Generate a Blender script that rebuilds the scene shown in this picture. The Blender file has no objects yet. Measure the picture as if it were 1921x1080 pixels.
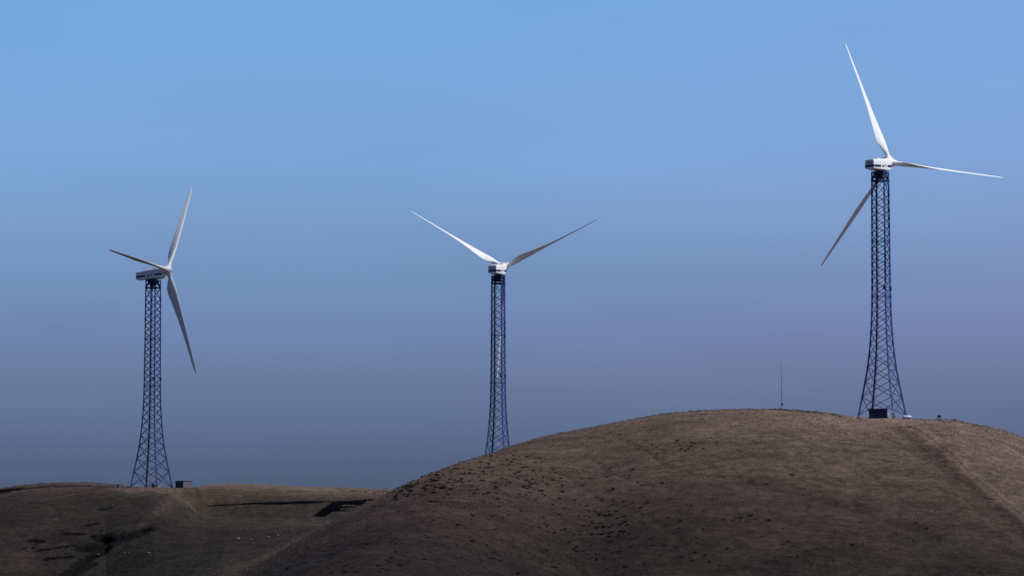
import bpy, math, random
import numpy as np
from mathutils import Vector, Matrix
rnd = random.Random(7)
rng = np.random.default_rng(11)
SC = bpy.context.scene
COL = SC.collection
# ------------------------------------------------------------------ camera
F, W0, H0 = 6510.0, 1921.0, 1080.0
PITCH = math.atan(590.0 / F)
CP, SP = math.cos(PITCH), math.sin(PITCH)
ZC = 1.7
cam = bpy.data.cameras.new('camera')
cam.sensor_width = 36.0
cam.lens = F / W0 * 36.0
cam.clip_start = 0.5
cam.clip_end = 60000
camo = bpy.data.objects.new('camera', cam)
camo.location = (0, 0, ZC)
camo.rotation_euler = (math.pi / 2 + PITCH, 0, 0)
COL.objects.link(camo)
SC.camera = camo
# ------------------------------------------------------------------ light
SUNV = Vector((0.715, -0.20, 1.0)).normalized()
SUN_EL = math.asin(SUNV.z)
SUN_AZ = math.atan2(SUNV.x, SUNV.y)
sl = bpy.data.lights.new('sun', 'SUN')
sl.energy = 5.0
sl.angle = math.radians(0.35)
sl.color = (1.0, 0.96, 0.91)
so = bpy.data.objects.new('sun', sl)
so.rotation_euler = SUNV.to_track_quat('Z', 'Y').to_euler()
so.location = (300, 200, 500)
COL.objects.link(so)
wd = bpy.data.worlds.new('World')
SC.world = wd
wd.use_nodes = True
nt = wd.node_tree
nt.nodes.clear()
wo = nt.nodes.new('ShaderNodeOutputWorld')
bg = nt.nodes.new('ShaderNodeBackground')
bg.inputs['Strength'].default_value = 0.05
sky = nt.nodes.new('ShaderNodeTexSky')
sky.sky_type = 'NISHITA'
sky.sun_disc = False
sky.sun_elevation = SUN_EL
sky.sun_rotation = SUN_AZ
sky.altitude = 300
tc = nt.nodes.new('ShaderNodeTexCoord')
sx = nt.nodes.new('ShaderNodeSeparateXYZ')
nt.links.new(tc.outputs['Generated'], sx.inputs[0])
wn = nt.nodes.new('ShaderNodeTexNoise')
wn.inputs['Scale'].default_value = 9.0
wn.inputs['Detail'].default_value = 6.0
wmap = nt.nodes.new('ShaderNodeMapping')
wmap.inputs['Scale'].default_value = (1, 1, 4.0)
nt.links.new(tc.outputs['Generated'], wmap.inputs[0])
nt.links.new(wmap.outputs[0], wn.inputs['Vector'])
# the air is clearer blue above and duskier towards the horizon
ra = nt.nodes.new('ShaderNodeMapRange')
ra.inputs['From Min'].default_value = 0.0
ra.inputs['From Max'].default_value = 0.4
nt.links.new(sx.outputs['Z'], ra.inputs['Value'])
cr = nt.nodes.new('ShaderNodeValToRGB')
SKYRAMP = [(0.0, (1, 1, 1)), (1.0, (1, 1, 1))]
SKYMUL = 1.0
SKYRAMP = [(0.0, (0.1096, 0.143, 0.282)), (0.0802, (0.1096, 0.143, 0.282)), (0.0993, (0.1222, 0.158, 0.311)), (0.1338, (0.1681, 0.214, 0.3901)), (0.1644, (0.218, 0.2583, 0.4484)), (0.2027, (0.2696, 0.3206, 0.5545)), (0.2371, (0.3126, 0.3897, 0.6239)), (0.2791, (0.3772, 0.4843, 0.7127)), (0.3172, (0.4089, 0.5726, 0.8141)), (0.3552, (0.423, 0.6176, 0.8395)), (0.393, (0.4355, 0.6569, 0.872)), (0.4307, (0.4548, 0.7035, 0.9105)), (0.55, (0.12, 0.165, 0.29)), (1.0, (0.12, 0.155, 0.27))]
SKYMUL = 3.0
while len(cr.color_ramp.elements) < len(SKYRAMP):
    cr.color_ramp.elements.new(0.5)
for el, (p, c) in zip(cr.color_ramp.elements, SKYRAMP):
    el.position = p
    el.color = (c[0], c[1], c[2], 1)
cr.color_ramp.interpolation = 'LINEAR'
nt.links.new(ra.outputs[0], cr.inputs[0])
sc_ = nt.nodes.new('ShaderNodeVectorMath'); sc_.operation = 'SCALE'
nt.links.new(cr.outputs[0], sc_.inputs[0]); sc_.inputs['Scale'].default_value = SKYMUL
mx = nt.nodes.new('ShaderNodeVectorMath')
mx.operation = 'MULTIPLY'
nt.links.new(sky.outputs[0], mx.inputs[0])
nt.links.new(sc_.outputs[0], mx.inputs[1])
nr = nt.nodes.new('ShaderNodeMapRange')
nr.inputs['From Min'].default_value = 0.3
nr.inputs['From Max'].default_value = 0.7
nr.inputs['To Min'].default_value = 0.965
nr.inputs['To Max'].default_value = 1.03
nt.links.new(wn.outputs[0], nr.inputs['Value'])
mx2 = nt.nodes.new('ShaderNodeVectorMath')
mx2.operation = 'SCALE'
az_ = nt.nodes.new('ShaderNodeMapRange')          # slightly more violet air to the right
az_.inputs['From Min'].default_value = -0.03; az_.inputs['From Max'].default_value = 0.15
nt.links.new(sx.outputs['X'], az_.inputs['Value'])
azm = nt.nodes.new('ShaderNodeMix'); azm.data_type = 'RGBA'
azm.inputs[6].default_value = (1, 1, 1, 1); azm.inputs[7].default_value = (1.13, .98, 1.01, 1)
nt.links.new(az_.outputs[0], azm.inputs[0])
mx3 = nt.nodes.new('ShaderNodeVectorMath'); mx3.operation = 'MULTIPLY'
nt.links.new(mx.outputs[0], mx3.inputs[0]); nt.links.new(azm.outputs[2], mx3.inputs[1])
nt.links.new(mx3.outputs[0], mx2.inputs[0])
nt.links.new(nr.outputs[0], mx2.inputs['Scale'])
nt.links.new(mx2.outputs[0], bg.inputs['Color'])
nt.links.new(bg.outputs[0], wo.inputs[0])
SC.view_settings.view_transform = 'Standard'
SC.view_settings.look = 'None'
SC.view_settings.exposure = 0.0
SC.view_settings.gamma = 1.0
SC.view_settings.use_curve_mapping = False

# ------------------------------------------------------------------ helpers
def ray(px, py):
    """slopes (x/y, (z-ZC)/y) of the line of sight through a photo pixel"""
    v = (H0 / 2 - py) / F
    t = (SP + v * CP) / (CP - v * SP)
    a = (px - W0 / 2) / F * (CP + t * SP)
    return a, t

def mesh_obj(name, V, Fc, mat, parent=None, smooth=False, loc=None):
    me = bpy.data.meshes.new(name)
    me.from_pydata([tuple(v) for v in V], [], [tuple(f) for f in Fc])
    me.materials.append(mat)
    if smooth:
        me.polygons.foreach_set('use_smooth', [True] * len(me.polygons))
    me.update()
    o = bpy.data.objects.new(name, me)
    COL.objects.link(o)
    if parent:
        o.parent = parent
    if loc:
        o.location = loc
    return o

def tag(o, label=None, cat=None, group=None, kind=None):
    if label: o['label'] = label
    if cat: o['category'] = cat
    if group: o['group'] = group
    if kind: o['kind'] = kind
    return o

def empty(name, loc, rz, label, cat, group=None):
    o = bpy.data.objects.new(name, None)
    o.empty_display_size = 0.5
    COL.objects.link(o)
    o.location = loc
    o.rotation_euler = (0, 0, rz)
    return tag(o, label, cat, group)

class MB:
    def __init__(s): s.V = []; s.F = []
    def add(s, V, Fc):
        n = len(s.V); s.V += [tuple(v) for v in V]; s.F += [tuple(i + n for i in f) for f in Fc]
    def box(s, x0, x1, y0, y1, z0, z1, M=None, ch=0.0):
        V = [Vector((x, y, z)) for z in (z0, z1) for x, y in ((x0, y0), (x1, y0), (x1, y1), (x0, y1))]
        if ch:
            V = []
            for z, c in ((z0, 0), (z1 - ch, 0), (z1, ch)):
                V += [Vector(p) for p in ((x0 + c, y0 + c, z), (x1 - c, y0 + c, z), (x1 - c, y1 - c, z), (x0 + c, y1 - c, z))]
            Fc = [(3, 2, 1, 0), (8, 9, 10, 11)]
            for k in (0, 4):
                Fc += [(k + i, k + (i + 1) % 4, k + 4 + (i + 1) % 4, k + 4 + i) for i in range(4)]
        else:
            Fc = [(3, 2, 1, 0), (4, 5, 6, 7), (0, 1, 5, 4), (1, 2, 6, 5), (2, 3, 7, 6), (3, 0, 4, 7)]
        if M: V = [M @ v for v in V]
        s.add(V, Fc)
    def bar(s, a, b, w, h=None, n=4, r2=None):
        a = Vector(a); b = Vector(b); d = (b - a)
        q = d.to_track_quat('Z', 'Y').to_matrix()
        h = h or w
        V = []
        for p, k in ((a, 1.0), (b, (r2 / w) if r2 else 1.0)):
            for i in range(n):
                t = 2 * math.pi * (i + .5) / n
                c = 1.41421 if n == 4 else 1.0
                V.append(p + q @ Vector((math.cos(t) * w * .5 * c * k, math.sin(t) * h * .5 * c * k, 0)))
        Fc = [tuple(range(n))[::-1], tuple(range(n, 2 * n))] + [(i, (i + 1) % n, n + (i + 1) % n, n + i) for i in range(n)]
        s.add(V, Fc)
    def loft(s, rings, cap=True):
        n = len(rings[0]); V = [v for r in rings for v in r]; Fc = []
        for k in range(len(rings) - 1):
            for i in range(n):
                Fc.append((k * n + i, k * n + (i + 1) % n, (k + 1) * n + (i + 1) % n, (k + 1) * n + i))
        if cap:
            Fc.append(tuple(range(n))[::-1]); Fc.append(tuple(range((len(rings) - 1) * n, len(rings) * n)))
        s.add(V, Fc)
    def build(s, name, mat, parent=None, smooth=False, loc=None):
        return mesh_obj(name, s.V, s.F, mat, parent, smooth, loc)

def paint(name, col, rough=0.5, var=0.12, scale=1.5, metal=0.0, col2=None, bump=0.0, streak=False):
    m = bpy.data.materials.new(name); m.use_nodes = True
    t = m.node_tree; b = t.nodes['Principled BSDF']
    b.inputs['Roughness'].default_value = rough
    b.inputs['Metallic'].default_value = metal
    tcn = t.nodes.new('ShaderNodeTexCoord')
    mp = t.nodes.new('ShaderNodeMapping')
    if streak: mp.inputs['Scale'].default_value = (1, 1, 0.2)
    n = t.nodes.new('ShaderNodeTexNoise'); n.inputs['Scale'].default_value = scale; n.inputs['Detail'].default_value = 7
    t.links.new(tcn.outputs['Object'], mp.inputs[0]); t.links.new(mp.outputs[0], n.inputs['Vector'])
    mix = t.nodes.new('ShaderNodeMix'); mix.data_type = 'RGBA'
    c2 = col2 or tuple(c * (1 - 2 * var) for c in col)
    mix.inputs[6].default_value = (*c2, 1); mix.inputs[7].default_value = (*col, 1)
    mr = t.nodes.new('ShaderNodeMapRange'); mr.inputs['From Min'].default_value = .35; mr.inputs['From Max'].default_value = .6
    t.links.new(n.outputs[0], mr.inputs['Value']); t.links.new(mr.outputs[0], mix.inputs[0])
    t.links.new(mix.outputs[2], b.inputs['Base Color'])
    if bump:
        bp = t.nodes.new('ShaderNodeBump'); bp.inputs['Strength'].default_value = bump; bp.inputs['Distance'].default_value = .1
        t.links.new(n.outputs[0], bp.inputs['Height']); t.links.new(bp.outputs[0], b.inputs['Normal'])
    return m

M_WHITE = paint('white_gelcoat', (0.87, 0.90, 0.94), 0.35, 0.03, 0.8, streak=True)
M_NAVY = paint('navy_stripe_paint', (0.012, 0.022, 0.085), 0.45, 0.1)
M_LOUVRE = paint('louvre_grey', (0.30, 0.33, 0.38), 0.6, 0.1)
M_STEEL = paint('blue_painted_steel', (0.021, 0.055, 0.25), 0.55, 0.15, 3.0)
M_DKSTEEL = paint('dark_steel', (0.010, 0.020, 0.075), 0.6, 0.15)
M_SHED = paint('dark_shed_steel', (0.016, 0.032, 0.10), 0.6, 0.2, 2.0, col2=(0.03, 0.03, 0.05))
M_SHED_LIT = paint('sunlit_shed_steel', (0.20, 0.26, 0.40), 0.6, 0.1, 2.0)  # lit copy of the shed steel, sunlight put into the colour
M_CABIN_LIT = paint('sunlit_cabin_panel', (0.13, 0.14, 0.19), 0.7, 0.2, 4.0, col2=(0.17, 0.12, 0.10))  # cabin's sunny side, lightened in its colour
M_CONC = paint('concrete', (0.22, 0.21, 0.22), 0.9, 0.15, 2.0, bump=.3)
M_TANK = paint('white_tank_paint', (0.42, 0.50, 0.70), 0.4, 0.08)
M_ROCK = paint('pale_rock', (0.24, 0.19, 0.165), 0.95, 0.25, 3.0, bump=.6)
M_SHRUB = paint('shrub_leaf', (0.020, 0.021, 0.016), 0.9, 0.25, 4.0, col2=(0.010, 0.011, 0.010))
M_STICK = paint('bleached_wood', (0.40, 0.32, 0.27), 0.9, 0.2, 5.0)
M_DIRT = paint('loose_dirt', (0.22, 0.155, 0.125), 0.95, 0.15, 2.0, bump=.5)

# ------------------------------------------------------------------ terrain function
def crest(pts):
    P = np.array([ray(*p) for p in pts])
    return P[:, 0], P[:, 1]
RA, RT = crest([(-900, 1150), (300, 1142), (450, 1082), (560, 1012), (650, 962), (740, 918.5), (800, 892), (860, 867.5), (912, 853), (960, 835.5),
    (1005, 822), (1050, 812.5), (1100, 803.5), (1150, 793), (1200, 784), (1250, 776), (1320, 770.5), (1400, 768), (1466, 768), (1530, 772.5), (1570, 777),
    (1600, 782), (1650, 786), (1700, 788), (1760, 788), (1795, 788), (1815, 794), (1860, 801), (1890, 809), (1921, 821), (2000, 850), (2200, 920), (2500, 1020), (2800, 1100), (3200, 1150)])
LA, LT = crest([(-2600, 1150), (-1500, 1060), (-700, 980), (-300, 945), (-100, 926), (0, 916), (30, 911), (60, 907.5), (100, 905), (160, 904.5), (215, 908.5),
    (250, 914), (300, 915.5), (345, 914), (390, 911), (450, 909.5), (520, 911.5), (600, 915), (740, 919.5), (936, 924), (1200, 950), (1500, 1010), (1900, 1100), (2400, 1150)])
aa = np.linspace(-0.9, 0.9, 9001)
def smooth_tab(A, T, k=9):
    t = np.interp(aa, A, T)
    w = np.hanning(k + 2)[1:-1]; w /= w.sum()
    tp = np.pad(t, (k // 2, k // 2), mode='edge')
    return np.convolve(tp, w, mode='valid')
RTAB = smooth_tab(RA, RT, 15)
LTAB = smooth_tab(LA, LT, 15)
def hsh(i, j, s):
    h = (i * 374761393 + j * 668265263 + s * 1442695041) & 0xffffffff
    h = ((h ^ (h >> 13)) * 1274126177) & 0xffffffff
    return ((h ^ (h >> 16)) & 0xffff) / 65535.0
def vnoise(x, y, s=0):
    xi = np.floor(x).astype(np.int64); yi = np.floor(y).astype(np.int64)
    fx = x - xi; fy = y - yi
    fx = fx * fx * (3 - 2 * fx); fy = fy * fy * (3 - 2 * fy)
    a = hsh(xi, yi, s); b = hsh(xi + 1, yi, s); c = hsh(xi, yi + 1, s); d = hsh(xi + 1, yi + 1, s)
    return (a * (1 - fx) + b * fx) * (1 - fy) + (c * (1 - fx) + d * fx) * fy - 0.5
PR = 1.7
TRD = 0.5
def hill(x, y, tab, y0, yc, back):
    yy = np.maximum(y, 200.0)
    a = x / yy
    T = np.interp(a, aa, tab)
    u = (yy - y0) / (yc - y0)
    g = np.where(u < 1, 1 - np.maximum(1 - u, 0) ** PR * np.where(u < 0, 1 + 1.5 * (-np.minimum(u, 0)), 1), 1 - back * (u - 1) ** 2)
    g = np.maximum(g, -1.0)
    return T * yy * g + ZC
def ycl(x, y):
    px = x / np.maximum(y, 200.0) * F + 960
    return np.interp(px, [-600, 0, 289, 345, 390, 470, 640, 720, 940, 1600], [830, 842, 824, 848, 878, 890, 880, 852, 850, 800])
def ycr(x, y):
    px = x / np.maximum(y, 200.0) * F + 960
    t_ = np.clip((px - 640) / 500, 0, 1)
    return 622 + 72 * t_ * t_ * (3 - 2 * t_)
def y0l(x, y):
    px = x / np.maximum(y, 200.0) * F + 960
    return np.interp(px, [200, 420], [690, 615])
def smax(a, b, k):
    h = np.clip(0.5 + 0.5 * (a - b) / k, 0, 1)
    return b * (1 - h) + a * h + k * h * (1 - h)
PADS = []      # (x, y, z, r_flat, r_blend)
DIPS = []      # (x0, y0, x1, y1, radius, depth, wall)
def H(x, y, detail=True):
    x = np.asarray(x, float); y = np.asarray(y, float)
    yc_r = ycr(x, y)
    zr = hill(x, y, RTAB, yc_r - 154.0, yc_r, 1.0)
    zl = hill(x, y, LTAB, y0l(x, y), ycl(x, y), 0.9)
    n1 = vnoise(x / 38, y / 38, 1) * 1.5 + vnoise(x / 15, y / 15, 2) * 0.45
    wy = np.clip((y - 540) / 60, 0, 1)
    z = smax(zr, zl, 0.9 + 9.0 * np.clip((25 - np.maximum(zr, zl)) / 12, 0, 1))
    crestw = 1 - np.exp(-((y - yc_r) / 40) ** 2) * .75 * np.clip((x + 60) / 40, 0, 1)
    crestl = 1 - np.exp(-((y - 825) / 40) ** 2) * .75
    z = z + n1 * wy * crestw * crestl
    # a steeper bank under the crest of the left hill
    s_b = y + .29 * (x + 41)
    pl_b = 25.1 + .46 * (s_b - 814)
    w_b = np.clip((x + 79) / 8, 0, 1) * np.clip((-12 - x) / 10, 0, 1) * np.clip((y - 730) / 60, 0, 1)
    z_b = -smax(-z, -pl_b, 1.2)
    z_b = smax(z_b, z - 4.6, 1.5)
    w_b = w_b * w_b * (3 - 2 * w_b)
    z = z * (1 - w_b) + z_b * w_b
    z = smax(z, 0.15 * vnoise(x / 25, y / 25, 5), 1.5)
    far = np.clip((y - 1000) / 3000, 0, 1)
    z = z + far * 25 * (vnoise(x / 900, y / 900, 8))
    # wandering rills and terracettes down the slopes
    sl_ = np.clip(z / 6, 0, 1)
    rx = x + 6 * vnoise(x / 14, y / 20, 21) + .35 * y
    z = z + sl_ * crestw * crestl * (-0.28) * np.maximum(0, 1 - np.abs(vnoise(rx / 11, y / 45, 22)) * 9)
    z = z + .06 * sl_ * np.sin(7.0 * z + 9 * vnoise(x / 12, y / 12, 51)) * np.clip(.5 + 2 * vnoise(x / 20, y / 20, 52), 0, 1)
    for (px_, py_, pz_, r0, r1) in PADS:
        d = np.hypot(x - px_, y - py_)
        w = np.clip((r1 - d) / (r1 - r0), 0, 1); w = w * w * (3 - 2 * w)
        z = z * (1 - w) + pz_ * w
    for (x0, y0, x1, y1, r, dep, wall) in DIPS:
        dx, dy = x1 - x0, y1 - y0; L2 = dx * dx + dy * dy + 1e-9
        t = np.clip(((x - x0) * dx + (y - y0) * dy) / L2, 0, 1)
        d = np.hypot(x - x0 - t * dx, y - y0 - t * dy) + 0.7 * r * vnoise(x / (1.1 * r + .3), y / (1.1 * r + .3), 33)
        w = np.clip((r - d) / wall, 0, 1)
        z = z - dep * w * w * (3 - 2 * w)
    if detail:
        z = z + sl_ * (0.16 * vnoise(x / 3.1, y / 3.1, 3) + 0.10 * vnoise(x / 1.2, y / 1.4, 4) + 0.06 * vnoise(x / .6, y / .7, 6))
    return z
YM = np.arange(440.0, 905.0, 0.4)
def ground(px, py, off=0.0):
    """where the line of sight through a photo pixel first meets the hillside"""
    a, t = ray(px, py)
    h = H(a * YM, YM, False)
    hit = np.nonzero(h > ZC + t * YM)[0]
    if len(hit) == 0:
        k = int(np.argmax((h - ZC) / YM - t))
    else:
        k = int(hit[0])
    y = YM[k] + off
    return a * y, y, float(H(a * y, y, False))

# turbines: tower axis (x, y), z of the nacelle axis, azimuth of the rotor axis, rotor phase
TH = 48.6
TURB = {
 'right': dict(x=73.16, y=684.85, za=88.85, yaw=36.6, ph=19.15, ang=18.6, half=1.0),
 'middle': dict(x=-3.2, y=800.0, za=79.0, yaw=19.0, ph=59.0, ang=27.5, half=0.92, d=(-1.2, -3, -5.5), pitch=(11, 22, 11), flex=1.6),
 'left': dict(x=-84.2, y=811.0, za=78.98, yaw=114.1, ph=35.4, ang=20.6, half=0.97)}
AX_UP = 2.0    # nacelle axis above tower top
for k, T in TURB.items():
    T['zb'] = T['za'] - AX_UP - TH
TURB['right']['zg'] = TURB['right']['zb'] - .62
PADS.append((TURB['right']['x'], TURB['right']['y'], TURB['right']['zg'], 5, 11))
PADS.append((TURB['middle']['x'], TURB['middle']['y'], TURB['middle']['zb'], 6, 22))
PADS.append((TURB['left']['x'], TURB['left']['y'], TURB['left']['zb'], 5, 9))
PADS.append((-76.8, 812.5, TURB['left']['zb'] - .1, 3.2, 6.5))
def dip(p0, p1, r, dep, wall):
    a = ground(*p0); b = ground(*p1)
    return (a[0], a[1], b[0], b[1], r, dep, wall)
nd = [dip((232, 1008), (262, 998), 2.8, 4.6, 1.1), dip((166, 1028), (184, 1026), 2.3, 4.0, 1.0), dip((190, 1006), (207, 1014), 1.6, 2.4, 1.0),
      dip((204, 1028), (160, 1050), 1.0, 2.0, .6), dip((160, 1050), (122, 1079), 0.9, 1.9, .6), dip((176, 1057), (118, 1088), 0.7, 1.4, .5),
      dip((-30, 921), (14, 919), 2.6, 2.4, 1.0), dip((194, 955), (203, 954), .9, .9, .5), dip((60, 1012), (78, 1016), .8, .7, .5),  # first hollow is added, standing in for a turbine's cast shadow
      dip((168, 984), (178, 982), .8, .8, .5), dip((120, 1000), (150, 1002), .7, .6, .5), dip((75, 1032), (140, 1022), .7, .6, .5), dip((90, 1048), (130, 1045), .8, .7, .6)]
# the bulldozed track down the right flank
TRK = [(1712, 800), (1738, 814), (1770, 838), (1810, 876), (1860, 918), (1921, 968), (2010, 1040)]
TRP = [ground(*p)[:2] for p in TRK]
TRP.append((TRP[-1][0] + 6, TRP[-1][1] - 60))
TR2 = [ground(*p)[:2] for p in [(1650, 812), (1720, 850), (1790, 910), (1850, 965), (1921, 1008), (2000, 1060)]]
SEAM = [ground(*p)[:2] for p in [(1390, 900), (1470, 918), (1545, 937), (1600, 950), (1650, 968), (1690, 985), (1750, 1010)]]
SEAM2 = [ground(*p)[:2] for p in [(1330, 828), (1375, 842), (1420, 858)]]
ROADL = [ground(*p)[:2] for p in [(130, 905.5), (170, 907), (215, 912), (260, 917), (310, 918)]]
ROADL2 = [ground(*p)[:2] for p in [(360, 918), (330, 935), (300, 960), (262, 990)]]
def pdist(x, y, P):
    d = np.full(np.shape(x), 1e9)
    s = np.zeros(np.shape(x))
    for (x0, y0), (x1, y1) in zip(P[:-1], P[1:]):
        dx, dy = x1 - x0, y1 - y0; L2 = dx * dx + dy * dy + 1e-9
        t = np.clip(((x - x0) * dx + (y - y0) * dy) / L2, 0, 1)
        dd = np.hypot(x - x0 - t * dx, y - y0 - t * dy)
        cr_ = np.sign(dx * (y - y0) - dy * (x - x0))
        s = np.where(dd < d, cr_, s); d = np.minimum(d, dd)
    return d, s
DIPS += nd
_H0 = H
def H(x, y, detail=True):
    z = _H0(x, y, detail)
    x = np.asarray(x, float); y = np.asarray(y, float)
    d, s = pdist(x, y, TRP)
    z = z - TRD * np.clip(1 - np.abs(d - 2.5) / 5, 0, 1) * (s < 0)
    d, s = pdist(x, y, TR2)
    z = z - 0.5 * np.clip(1 - d / 2.5, 0, 1)
    d, s = pdist(x, y, SEAM)
    z = z - 0.6 * np.clip(1 - d / 3.0, 0, 1)
    return z

# ------------------------------------------------------------------ thin volume added out of view to shade the lower slopes
def added_shade_cloud():
    n_ = 70
    zc0 = 520.0
    s_ax = np.linspace(560, 1080, n_)      # x + y
    t_ax = np.linspace(-560, 560, n_)      # across
    S_, T_ = np.meshgrid(s_ax, t_ax, indexing='ij')
    th = 46 * np.clip((997 + .3 * np.clip(-T_ - 100, 0, 250) - S_) / 150, 0, 1.15) * (1 - .85 * np.exp(-((S_ - 877) / 60) ** 2 - ((T_ + 83) / 60) ** 2)) * np.clip((S_ - 560) / 60, 0, 1) * np.clip((560 - np.abs(T_)) / 90, 0, 1)
    th = th * (1 + .5 * vnoise(S_ / 40, T_ / 70, 61) + .25 * vnoise(S_ / 15, T_ / 22, 62))
    cx_ = (S_ + T_) / 2; cy_ = (S_ - T_) / 2
    cx_ = cx_ - 60; cy_ = cy_ + 60
    mid = zc0 + 6 * vnoise(S_ / 50, T_ / 50, 63)
    top = np.stack([cx_, cy_, mid + th * .7 + .02], -1).reshape(-1, 3); bot = np.stack([cx_, cy_, mid - th * .3 - .02], -1).reshape(-1, 3)
    Vc = np.concatenate([top, bot]); N_ = n_ * n_; Fc = []
    for i in range(n_ - 1):
        for j in range(n_ - 1):
            a_ = i * n_ + j
            Fc.append((a_, a_ + n_, a_ + n_ + 1, a_ + 1)); Fc.append((N_ + a_, N_ + a_ + 1, N_ + a_ + n_ + 1, N_ + a_ + n_))
    for i in range(n_ - 1):
        for (a_, b_) in ((i, i + 1), (i + 1 + (n_ - 1) * n_, i + (n_ - 1) * n_)): Fc.append((a_, b_, N_ + b_, N_ + a_))
        for (a_, b_) in (((i + 1) * n_, i * n_), (i * n_ + n_ - 1, (i + 1) * n_ + n_ - 1)): Fc.append((a_, b_, N_ + b_, N_ + a_))
    m = bpy.data.materials.new('added_cloud_volume'); m.use_nodes = True; t = m.node_tree; t.nodes.clear()
    o_ = t.nodes.new('ShaderNodeOutputMaterial'); v = t.nodes.new('ShaderNodeVolumePrincipled')
    v.inputs['Color'].default_value = (.9, .9, .92, 1); v.inputs['Density'].default_value = .02
    t.links.new(v.outputs[0], o_.inputs['Volume'])
    o = mesh_obj('added_shade_cloud', Vc.tolist(), [f_[::-1] for f_ in Fc], m, None, True); o['kind'] = 'structure'
added_shade_cloud()

# ------------------------------------------------------------------ terrain mesh: one sheet out to the horizon
pxs = np.concatenate([[-60000, -30000, -14000, -8000, -5000], np.arange(-3000, -420, 60), np.arange(-420, -60, 8), np.arange(-60, 1985, 2.3), np.arange(1985, 2350, 8), np.arange(2350, 5000, 60), [7000, 10000, 16000, 34000, 64000]])
AC = (pxs - 960.5) / F
YR = np.concatenate([[-3000, -900, -300, -120, -40, 0, 40, 90, 150, 220, 300, 360, 410, 435, 450], np.arange(460, 905, 0.66), np.arange(906, 1000, 6), [1030, 1080, 1150, 1300, 1600, 2200, 3200, 5000, 9000, 18000, 40000]])
YW = np.sqrt(np.maximum(YR, 60) ** 2 + 60 ** 2) * np.where(YR > 300, np.maximum(YR, 60) / np.sqrt(np.maximum(YR, 60) ** 2 + 60 ** 2), 1)
X = AC[None, :] * YW[:, None]
Y = np.repeat(YR[:, None], len(AC), 1)
Z = H(X, Y)
nr_, nc_ = X.shape
co = np.stack([X, Y, Z], -1).reshape(-1, 3)
ii, jj = np.meshgrid(np.arange(nr_ - 1), np.arange(nc_ - 1), indexing='ij')
q = np.stack([ii * nc_ + jj, ii * nc_ + jj + 1, (ii + 1) * nc_ + jj + 1, (ii + 1) * nc_ + jj], -1).reshape(-1, 4)
me = bpy.data.meshes.new('hills')
me.vertices.add(len(co)); me.vertices.foreach_set('co', co.ravel())
me.loops.add(q.size); me.loops.foreach_set('vertex_index', q.ravel().astype(np.int32))
me.polygons.add(len(q)); me.polygons.foreach_set('loop_start', np.arange(0, q.size, 4, dtype=np.int32))
me.update(calc_edges=True)
me.polygons.foreach_set('use_smooth', np.ones(len(q), bool))
# ground tones: R = bare soil, G = darker band, seam growth, painted hollow shade
d, s = pdist(X, Y, TRP)
soil = np.clip(1.2 - np.abs(d - .3) / 1.2, 0, 1) * .95
soil = np.maximum(soil, .36 * (s > 0) * np.clip(1.2 - d / 30, 0, 1) * (Y > 560) * (d < 40) * np.clip(.8 + 2.2 * vnoise(X / 6, Y / 6, 47), 0, 1))
left_of = (s > 0)
dR, _ = pdist(X, Y, ROADL)
soil = np.maximum(soil, np.clip(1.3 - dR / 5, 0, 1))
dR2, _ = pdist(X, Y, ROADL2)
soil = np.maximum(soil, np.clip(1 - dR2 / 2.0, 0, 1) * .35)
for T, r in ((TURB['right'], 13), (TURB['left'], 6), (TURB['middle'], 10)):
    soil = np.maximum(soil, np.clip(1.5 - np.hypot(X - T['x'], Y - T['y']) / r, 0, 1))
hs = np.clip((Z - 30) / 6, 0, 1)                 # thin soil along the top of the big hill
soil = np.maximum(soil, hs * .75 * np.clip(.9 + 2 * vnoise(X / 9, Y / 9, 41), 0, 1))
dark = np.zeros_like(X)
d1, _ = pdist(X, Y, SEAM); dark = np.maximum(dark, np.clip(1.2 - d1 / 4, 0, 1) * .5 * np.clip(.6 + 2 * vnoise(X / 5, Y / 5, 42), 0, 1))
d1, _ = pdist(X, Y, SEAM2); dark = np.maximum(dark, np.clip(1 - d1 / 4, 0, 1) * .25)
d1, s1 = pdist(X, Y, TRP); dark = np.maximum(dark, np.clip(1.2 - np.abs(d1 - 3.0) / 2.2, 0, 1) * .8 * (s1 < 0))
d1, _ = pdist(X, Y, TR2); dark = np.maximum(dark, np.clip(1 - d1 / 3, 0, 1) * .25)
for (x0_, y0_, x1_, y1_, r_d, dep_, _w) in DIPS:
    d1, _ = pdist(X, Y, [(x0_, y0_), (x1_, y1_)]); dark = np.maximum(dark, np.clip(1.9 - d1 / r_d, 0, 1) * 3)  # hollows and gullies darkened in colour to stand for shade
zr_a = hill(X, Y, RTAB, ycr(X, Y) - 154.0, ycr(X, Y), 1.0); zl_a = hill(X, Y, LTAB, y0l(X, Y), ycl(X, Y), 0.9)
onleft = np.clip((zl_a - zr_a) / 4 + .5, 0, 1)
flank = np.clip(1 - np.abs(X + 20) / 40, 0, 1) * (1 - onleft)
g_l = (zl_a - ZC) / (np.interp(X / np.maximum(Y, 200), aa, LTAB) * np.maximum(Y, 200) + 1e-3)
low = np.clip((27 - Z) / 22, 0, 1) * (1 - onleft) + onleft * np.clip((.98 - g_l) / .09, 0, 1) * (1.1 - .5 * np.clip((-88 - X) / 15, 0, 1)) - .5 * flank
low = np.clip(low, 0, 1.1)               # slope darkening painted in with olive growth; flank lightened to offset shade
ca = me.color_attributes.new('growth', 'FLOAT_COLOR', 'POINT')  # soil, growth and painted darkening in one attribute
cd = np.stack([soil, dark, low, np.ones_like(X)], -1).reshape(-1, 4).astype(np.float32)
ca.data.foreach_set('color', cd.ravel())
hills = bpy.data.objects.new('hills', me)
COL.objects.link(hills)
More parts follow.
